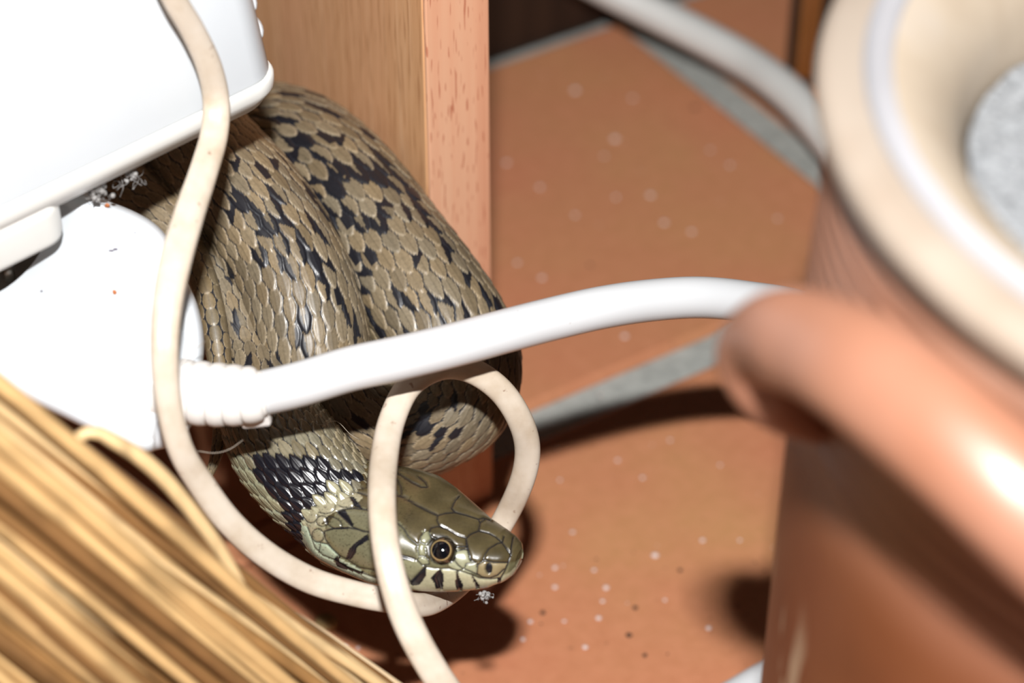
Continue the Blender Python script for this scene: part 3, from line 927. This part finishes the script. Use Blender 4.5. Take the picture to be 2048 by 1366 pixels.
fill([(-60,80),(100,120),(300,110),(480,150),(560,250),(480,330),(340,360),(230,420),(170,520),(90,600),(-40,560),(-60,300)], (.36, .33, .22), .85)
fill([(150,490),(225,480),(240,640),(180,660),(110,600)], (.27,.25,.155))
mint = (.40, .47, .34)
fill([(-10,400),(30,440),(80,560),(110,600),(180,655),(250,660),(345,765),(300,815),(200,775),(120,720),(20,560)], mint)
fill([(345,775),(450,835),(565,905),(540,935),(420,890),(330,830)], mint)
fill([(565,905),(690,960),(900,1015),(880,1045),(660,990),(545,930)], (.42,.45,.34))
fill([(-60,540),(20,560),(120,720),(200,775),(300,815),(420,890),(540,935),(660,990),(880,1045),(980,1110),(-60,1110)], (.36, .37, .27))
for poly in ([(430,230),(480,240),(540,320),(560,345),(480,320)], [(320,365),(400,345),(420,380),(480,490),(460,505),(400,450)], [(220,540),(300,515),(430,505),(430,525),(300,530)],
             [(600,570),(560,600),(490,650),(440,700),(410,790),(450,800),(500,740),(505,690),(620,620)], [(980,1005),(1075,895),(1130,865),(1125,940),(1070,1015),(1000,1025)],
             [(1165,960),(1215,905),(1250,880),(1285,930),(1275,1060),(1210,1050),(1200,1000)], [(1392,905),(1435,975),(1455,1020),(1445,1075),(1398,1065),(1385,990)],
             [(1525,935),(1590,1005),(1615,1075),(1575,1072),(1545,990)], [(1755,955),(1795,945),(1785,1010),(1760,1010)], [(900,755),(1020,780),(1010,805),(920,800)],
             [(300,790),(360,770),(350,810),(560,905),(550,930),(400,880),(330,850)], [(1480,610),(1500,680),(1525,810),(1508,810),(1482,690)], [(1345,690),(1400,680),(1390,790),(1340,840),(1330,760)]):
    fill(poly, BK)
C = np.where(spk[..., None], C * .55, C)
nost = ((zx - 1680) / 34) ** 2 + ((zy - 875) / 52) ** 2
C = np.where((nost < 1)[..., None], np.array(BK), C)
ck = np.clip(1.15 * np.exp(-(dist / 6.5) ** 2), 0, 1)[..., None]
C = C * (1 - ck) + np.array(BK) * ck
# eye socket ring
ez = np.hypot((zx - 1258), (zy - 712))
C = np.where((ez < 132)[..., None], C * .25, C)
# lower jaw below the mouth line: pinkish buff
jaw = (dl < -.80) & (zx > -200)
C = np.where(jaw[..., None], np.array([.30, .20, .14]), C)
mouth = np.exp(-((dl + .80) / .03) ** 2) * (tt[:, None] > .2)
disp = -.00022 * groove + .00016 * bulge - .0005 * mouth - .0007 * (nost < 1) - .0006 * np.clip(1 - ez / 150, 0, 1)
disp = disp * (tt[:, None] < .995)
HV2 = HV + nrm * disp[..., None]
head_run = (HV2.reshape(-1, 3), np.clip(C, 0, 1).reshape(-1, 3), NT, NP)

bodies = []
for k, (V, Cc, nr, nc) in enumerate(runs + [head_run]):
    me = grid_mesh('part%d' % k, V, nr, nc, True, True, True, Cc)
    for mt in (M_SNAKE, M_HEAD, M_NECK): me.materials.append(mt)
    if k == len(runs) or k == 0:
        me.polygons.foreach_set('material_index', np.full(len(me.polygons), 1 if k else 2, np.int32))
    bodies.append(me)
bmj = bmesh.new()
for me in bodies:
    bmj.from_mesh(me)
bme2 = bpy.data.meshes.new('body')
bmj.to_mesh(bme2); bmj.free()
for mt in (M_SNAKE, M_HEAD, M_NECK): bme2.materials.append(mt)
for me in bodies: bpy.data.meshes.remove(me)
link('body', bme2, None, snake)

# eyes
def eye_mat():
    m = Mat('snake_eye', .08, .7)
    sx = m.node('ShaderNodeVectorMath', operation='LENGTH')
    sep = m.node('ShaderNodeSeparateXYZ'); m.L.new(m.tc.outputs['Object'], sep.inputs[0])
    cmb = m.node('ShaderNodeCombineXYZ'); m.L.new(sep.outputs[0], cmb.inputs[0]); m.L.new(sep.outputs[1], cmb.inputs[1])
    m.L.new(cmb.outputs[0], sx.inputs[0])
    k = m.node('ShaderNodeMath', operation='MULTIPLY'); m.L.new(sx.outputs['Value'], k.inputs[0]); k.inputs[1].default_value = 1 / .0027
    c = m.ramp(k.outputs[0], [(.0, (.003, .003, .004, 1)), (.61, (.003, .003, .005, 1)), (.63, (.36, .26, .12, 1)), (.68, (.28, .19, .08, 1)), (.72, (.05, .035, .018, 1)), (.80, (.025, .018, .01, 1)), (.84, (.012, .010, .008, 1))])
    m.base(c)
    m.b.inputs['Coat Weight'].default_value = 1.0
    m.b.inputs['Coat Roughness'].default_value = .03
    return m.m
M_EYE = eye_mat()
ray = unit(CF + CR * ((882 - 1024) / FPX) - CU * ((1100 - 683) / FPX))
zz = np.hypot(zx - 1258, zy - 712) + 1e4 * (~vis)
ie = np.unravel_index(int(np.argmin(zz)), zz.shape)
for side in (0, 1):
    j = ie[1] if side == 0 else mir[ie[1]]
    n0 = nrm[ie[0], j]
    if side == 0: axis = unit(n0 * .55 + unit(CC - HV[ie[0], j]) * .45)
    else:
        ax0 = unit(nrm[ie[0], ie[1]] * .55 + unit(CC - HV[ie[0], ie[1]]) * .45)
        axis = ax0 - 2 * (ax0 @ HLt) * HLt
    bm = bmesh.new()
    bmesh.ops.create_uvsphere(bm, u_segments=48, v_segments=32, radius=.0027)
    me = bpy.data.meshes.new('eye'); bm.to_mesh(me); bm.free()
    for p_ in me.polygons: p_.use_smooth = True
    o = link('eye', me, M_EYE, snake)
    cpos = HV[ie[0], j] - n0 * .0013 - (HD * .0022 if side else 0)
    zq = Vector(axis).to_track_quat('Z', 'Y')
    o.matrix_parent_inverse = Matrix.Translation(snake.location).inverted()
    o.rotation_mode = 'QUATERNION'; o.rotation_quaternion = zq; o.location = cpos
    o['label'] = 'round black pupil with thin tan iris ring'

# ------------------------------------------------------------------ glazed clay pot
rim_l = P(1637, 200, .30)
PR = 1186 / FPX * .30
PCX, PCY, PZ = rim_l[0] + PR, rim_l[1], rim_l[2]
pot = empty('clay_pot', (PCX, PCY, 0))
tag(pot, 'brown glazed earthenware pot with cream unglazed rim and thick side handle', 'pot')
RW = PR - .0013
prof = [(.060, 0), (RW - .006, .001), (RW - .002, .006), (RW, .02)]
for z in np.linspace(.03, PZ - .052, 12): prof.append((RW, z))
for k in range(60):                                  # throwing rings below the rim
    z = PZ - .050 + .042 * k / 59
    prof.append((RW - .0004 - .0012 * (k / 59) + .00030 * math.sin(k / 59 * 2 * math.pi * 11), z))
prof += [(RW - .0010, PZ - .0065), (PR - .0004, PZ - .0042), (PR, PZ - .0020), (PR - .0005, PZ - .0003), (PR - .0022, PZ + .0006), (PR - .0062, PZ + .0005)]
outp = prof
grv = [(PR - .0062, PZ + .0005), (PR - .0070, PZ - .0005), (PR - .0083, PZ - .0010), (PR - .0096, PZ - .0006), (PR - .0102, PZ - .0001)]
inn = [(PR - .0102, PZ - .0001), (PR - .0115, PZ - .0004), (PR - .0150, PZ - .0024), (PR - .0185, PZ - .0060), (PR - .0205, PZ - .0105), (PR - .0215, PZ - .018), (PR - .022, PZ - .05), (PR - .024, .02), (.001, .018)]
def lathe(name, pr, mat, n=128):
    pr = np.array(pr)
    th = np.linspace(0, 2 * np.pi, n, endpoint=False)
    V = np.stack([PCX + pr[:, None, 0] * np.cos(th), PCY + pr[:, None, 0] * np.sin(th), np.broadcast_to(pr[:, None, 1], (len(pr), n))], -1)
    return link(name, grid_mesh(name, V.reshape(-1, 3), len(pr), n, True, False, False), mat, pot)
lathe('pot_wall', outp, M_POT)
lathe('pot_mouth', inn, M_POTIN)
lathe('lid_groove', grv, mat_plain('greyish_glaze_band', (.33, .325, .34, 1), .5, .4, .12, 40))
hd = [(1660,830,.322,.0044),(1600,808,.318,.0050),(1545,772,.311,.0054),(1520,712,.3065,.0060),(1560,680,.2940,.0066),(1630,690,.2850,.0069),(1720,735,.2750,.0072),(1820,808,.2680,.0073),(1920,892,.2630,.0073),(2048,1010,.2595,.0073),(2200,1150,.2590,.0073),(2380,1310,.2620,.0073),(2540,1440,.2700,.0070),(2620,1480,.285,.0066)]
A = path_px(hd)
B, s = resample(catmull(A, 14), .0015)
sweep('handle', B[:, :3], B[:, 3], circle(28, 1.0, .72), M_HANDLE, pot)
# granular filling
n1_, n2_ = 46, 120
V = []
for i in range(n1_):
    rr_ = .0552 * i / (n1_ - 1)
    for k in range(n2_):
        a = 2 * math.pi * k / n2_
        V.append((PCX + rr_ * math.cos(a), PCY + rr_ * math.sin(a), PZ - .0165 + random.uniform(-.0006, .0006) + .003 * math.sin(a * 2 + 1) * rr_ / .055))
gf = link('granular_filling', grid_mesh('granular_filling', V, n1_, n2_, True, True, False), M_GRAVEL)
tag(gf, 'grey granular filling inside the mouth of the clay pot', 'gravel', kind='stuff')

# ------------------------------------------------------------------ straw broom
broom = empty('straw_broom', P(-300, 900, .33))
tag(broom, 'straw broom of dry yellow brown stalks leaning in front of the white socket', 'broom')
random.seed(21)
straw_me = []
for k in range(8):
    n = 14
    z = np.linspace(0, 1, n)
    bx, by = random.uniform(-.0035, .0035), random.uniform(-.0035, .0035)
    ctr = np.stack([bx * np.sin(z * math.pi), by * np.sin(z * math.pi * random.choice((1, 2))), z], -1)
    rad = np.interp(z, [0, .5, 1], [1.0, .95, .45])
    th = np.linspace(0, 2 * np.pi, 7, endpoint=False)
    V = np.stack([ctr[:, None, 0] + .00105 / 1.0 * rad[:, None] * np.cos(th), ctr[:, None, 1] + .00105 * rad[:, None] * np.sin(th), np.broadcast_to(ctr[:, None, 2], (n, 7))], -1)
    me = grid_mesh('straw', V.reshape(-1, 3), n, 7, True, True, True)
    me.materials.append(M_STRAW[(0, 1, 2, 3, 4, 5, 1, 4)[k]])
    straw_me.append(me)
bpy.context.view_layer.update()
PINV = Matrix.Translation(broom.location).inverted()
NS = 270
for k in range(NS):
    layer = k % 4
    w_ = random.uniform(0, 1) ** .9                    # 0 at the upper edge, 1 deep in the bundle
    wpx = 26 + w_ * 640
    dz = .004 * layer + random.uniform(0, .006) + .010 * (1 - min(1, wpx / 120))
    nx, ny = -.62, .785
    jx = random.gauss(0, 16) * min(1, wpx / 160)
    a0 = np.array([-190.0, 615.0]) + np.array([nx, ny]) * wpx
    a1 = np.array([1330.0, 1800.0]) + np.array([nx, ny]) * (wpx * 1.05 + jx * 1.6)
    z0 = .318 + dz
    p0 = P(a0[0], a0[1], z0)
    p1 = floor_at(a1[0], a1[1], .0015)
    if wpx > 40 or True:
        p1 = p0 + (p1 - p0) * random.uniform(.86, 1.0)
    p0 = p0 - unit(p1 - p0) * random.uniform(.045, .055)
    d = Vector(p1 - p0)
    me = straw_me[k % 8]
    o = bpy.data.objects.new('straw', me)
    COL.objects.link(o)
    o.parent = broom
    thick = random.uniform(.75, 1.5)
    M = Matrix.Translation(Vector(p0)) @ d.to_track_quat('Z', 'Y').to_matrix().to_4x4() @ Matrix.Rotation(random.uniform(0, 6.28), 4, 'Z') @ Matrix.Diagonal((thick, thick, d.length, 1))
    o.matrix_local = PINV @ M
sl = [(150,880,.352,.0009),(185,862,.353,.0010),(225,880,.354,.0012),(280,915,.357,.0013),(335,965,.361,.0013),(385,1025,.365,.0013),(430,1085,.369,.0012),(470,1150,.373,.0010),(520,1250,.378,.0008)]
tube('bent_straw', sl, M_STRAW[1], broom, 8, .002)

# ------------------------------------------------------------------ dust, lint, hairs
def fuzz(name, x, y, Z, w, h, n, label, cat, wisps=10):
    c0 = P(x, y, Z)
    e = empty(name, c0)
    tag(e, label, cat)
    pts = []
    for k in range(n):
        q = P(x + random.gauss(0, w), y + random.gauss(0, h), Z + random.gauss(0, .0006))
        r_ = random.uniform(.00015, .00055)
        pts.append((q[0], q[1], q[2], r_, r_, r_))
    tag(lumps('dust_crumbs', pts, M_LINT, e), kind='stuff')
    bm = bmesh.new()
    me_all = None
    for k in range(wisps):
        x0, y0 = x + random.gauss(0, w), y + random.gauss(0, h)
        ctrl = []
        for t in range(5):
            q = P(x0, y0, Z + random.gauss(0, .001))
            ctrl.append(list(q) + [.00005])
            x0 += random.gauss(0, w * .8); y0 += random.gauss(0, h * .8)
        B, s = resample(catmull(np.array(ctrl), 8), .0004)
        t_, e1, e2 = frames(B[:, :3])
        pr = circle(4)
        V = B[:, None, :3] + B[:, 3][:, None, None] * (pr[None, :, 0, None] * e2[:, None] + pr[None, :, 1, None] * e1[:, None])
        tmp = grid_mesh('tmp', V.reshape(-1, 3), len(B), 4)
        bm.from_mesh(tmp); bpy.data.meshes.remove(tmp)
    me = bpy.data.meshes.new('fibres'); bm.to_mesh(me); bm.free()
    tag(link('fibres', me, M_LINT, e), kind='stuff')
fuzz('dust_clump', 970, 1192, .4205, 6, 4, 16, 'tiny grey dust clump hanging under the snake snout', 'dust', 8)
fuzz('lint_wisp', 190, 385, .4045, 14, 9, 26, 'pale lint wisp caught between the adapter and the socket top edge', 'lint', 18)
fuzz('lint_wisp', 255, 350, .4085, 10, 9, 18, 'small grey lint tuft under the adapter rim above the shadowed snake coil', 'lint', 14)

hairs = [([(395,902,.405),(430,906,.405),(460,898,.405),(486,880,.406)], 'fine hair curving below the ribbed cable sleeve'),
         ([(612,838,.430),(640,850,.428),(672,842,.428),(700,868,.429),(720,880,.43)], 'wavy pale hair lying over the snake coil in the cable shadow'),
         ([(362,726,.398),(380,705,.397),(402,690,.398),(412,680,.400)], 'dark fine hair on the socket beside the cream flex'),
         ([(312,820,.392),(308,860,.394),(307,905,.398)], 'dark straight hair on the lower edge of the socket')]
for ctrl, lab in hairs:
    o = tube('hair', [c + (.00006,) for c in ctrl], M_HAIR, None, 5, .0008)
    tag(o, lab, 'hair')
q = floor_at(652, 1246, .0018)
o = lumps('pebble', [(q[0], q[1], q[2], .0026, .0022, .0019)], mat_plain('tan_pebble', (.40, .27, .12, 1), .8, .2, .3, 400), None, 2)
tag(o, 'small tan crumb lying on the tile in the shadow below the snake head', 'crumb')
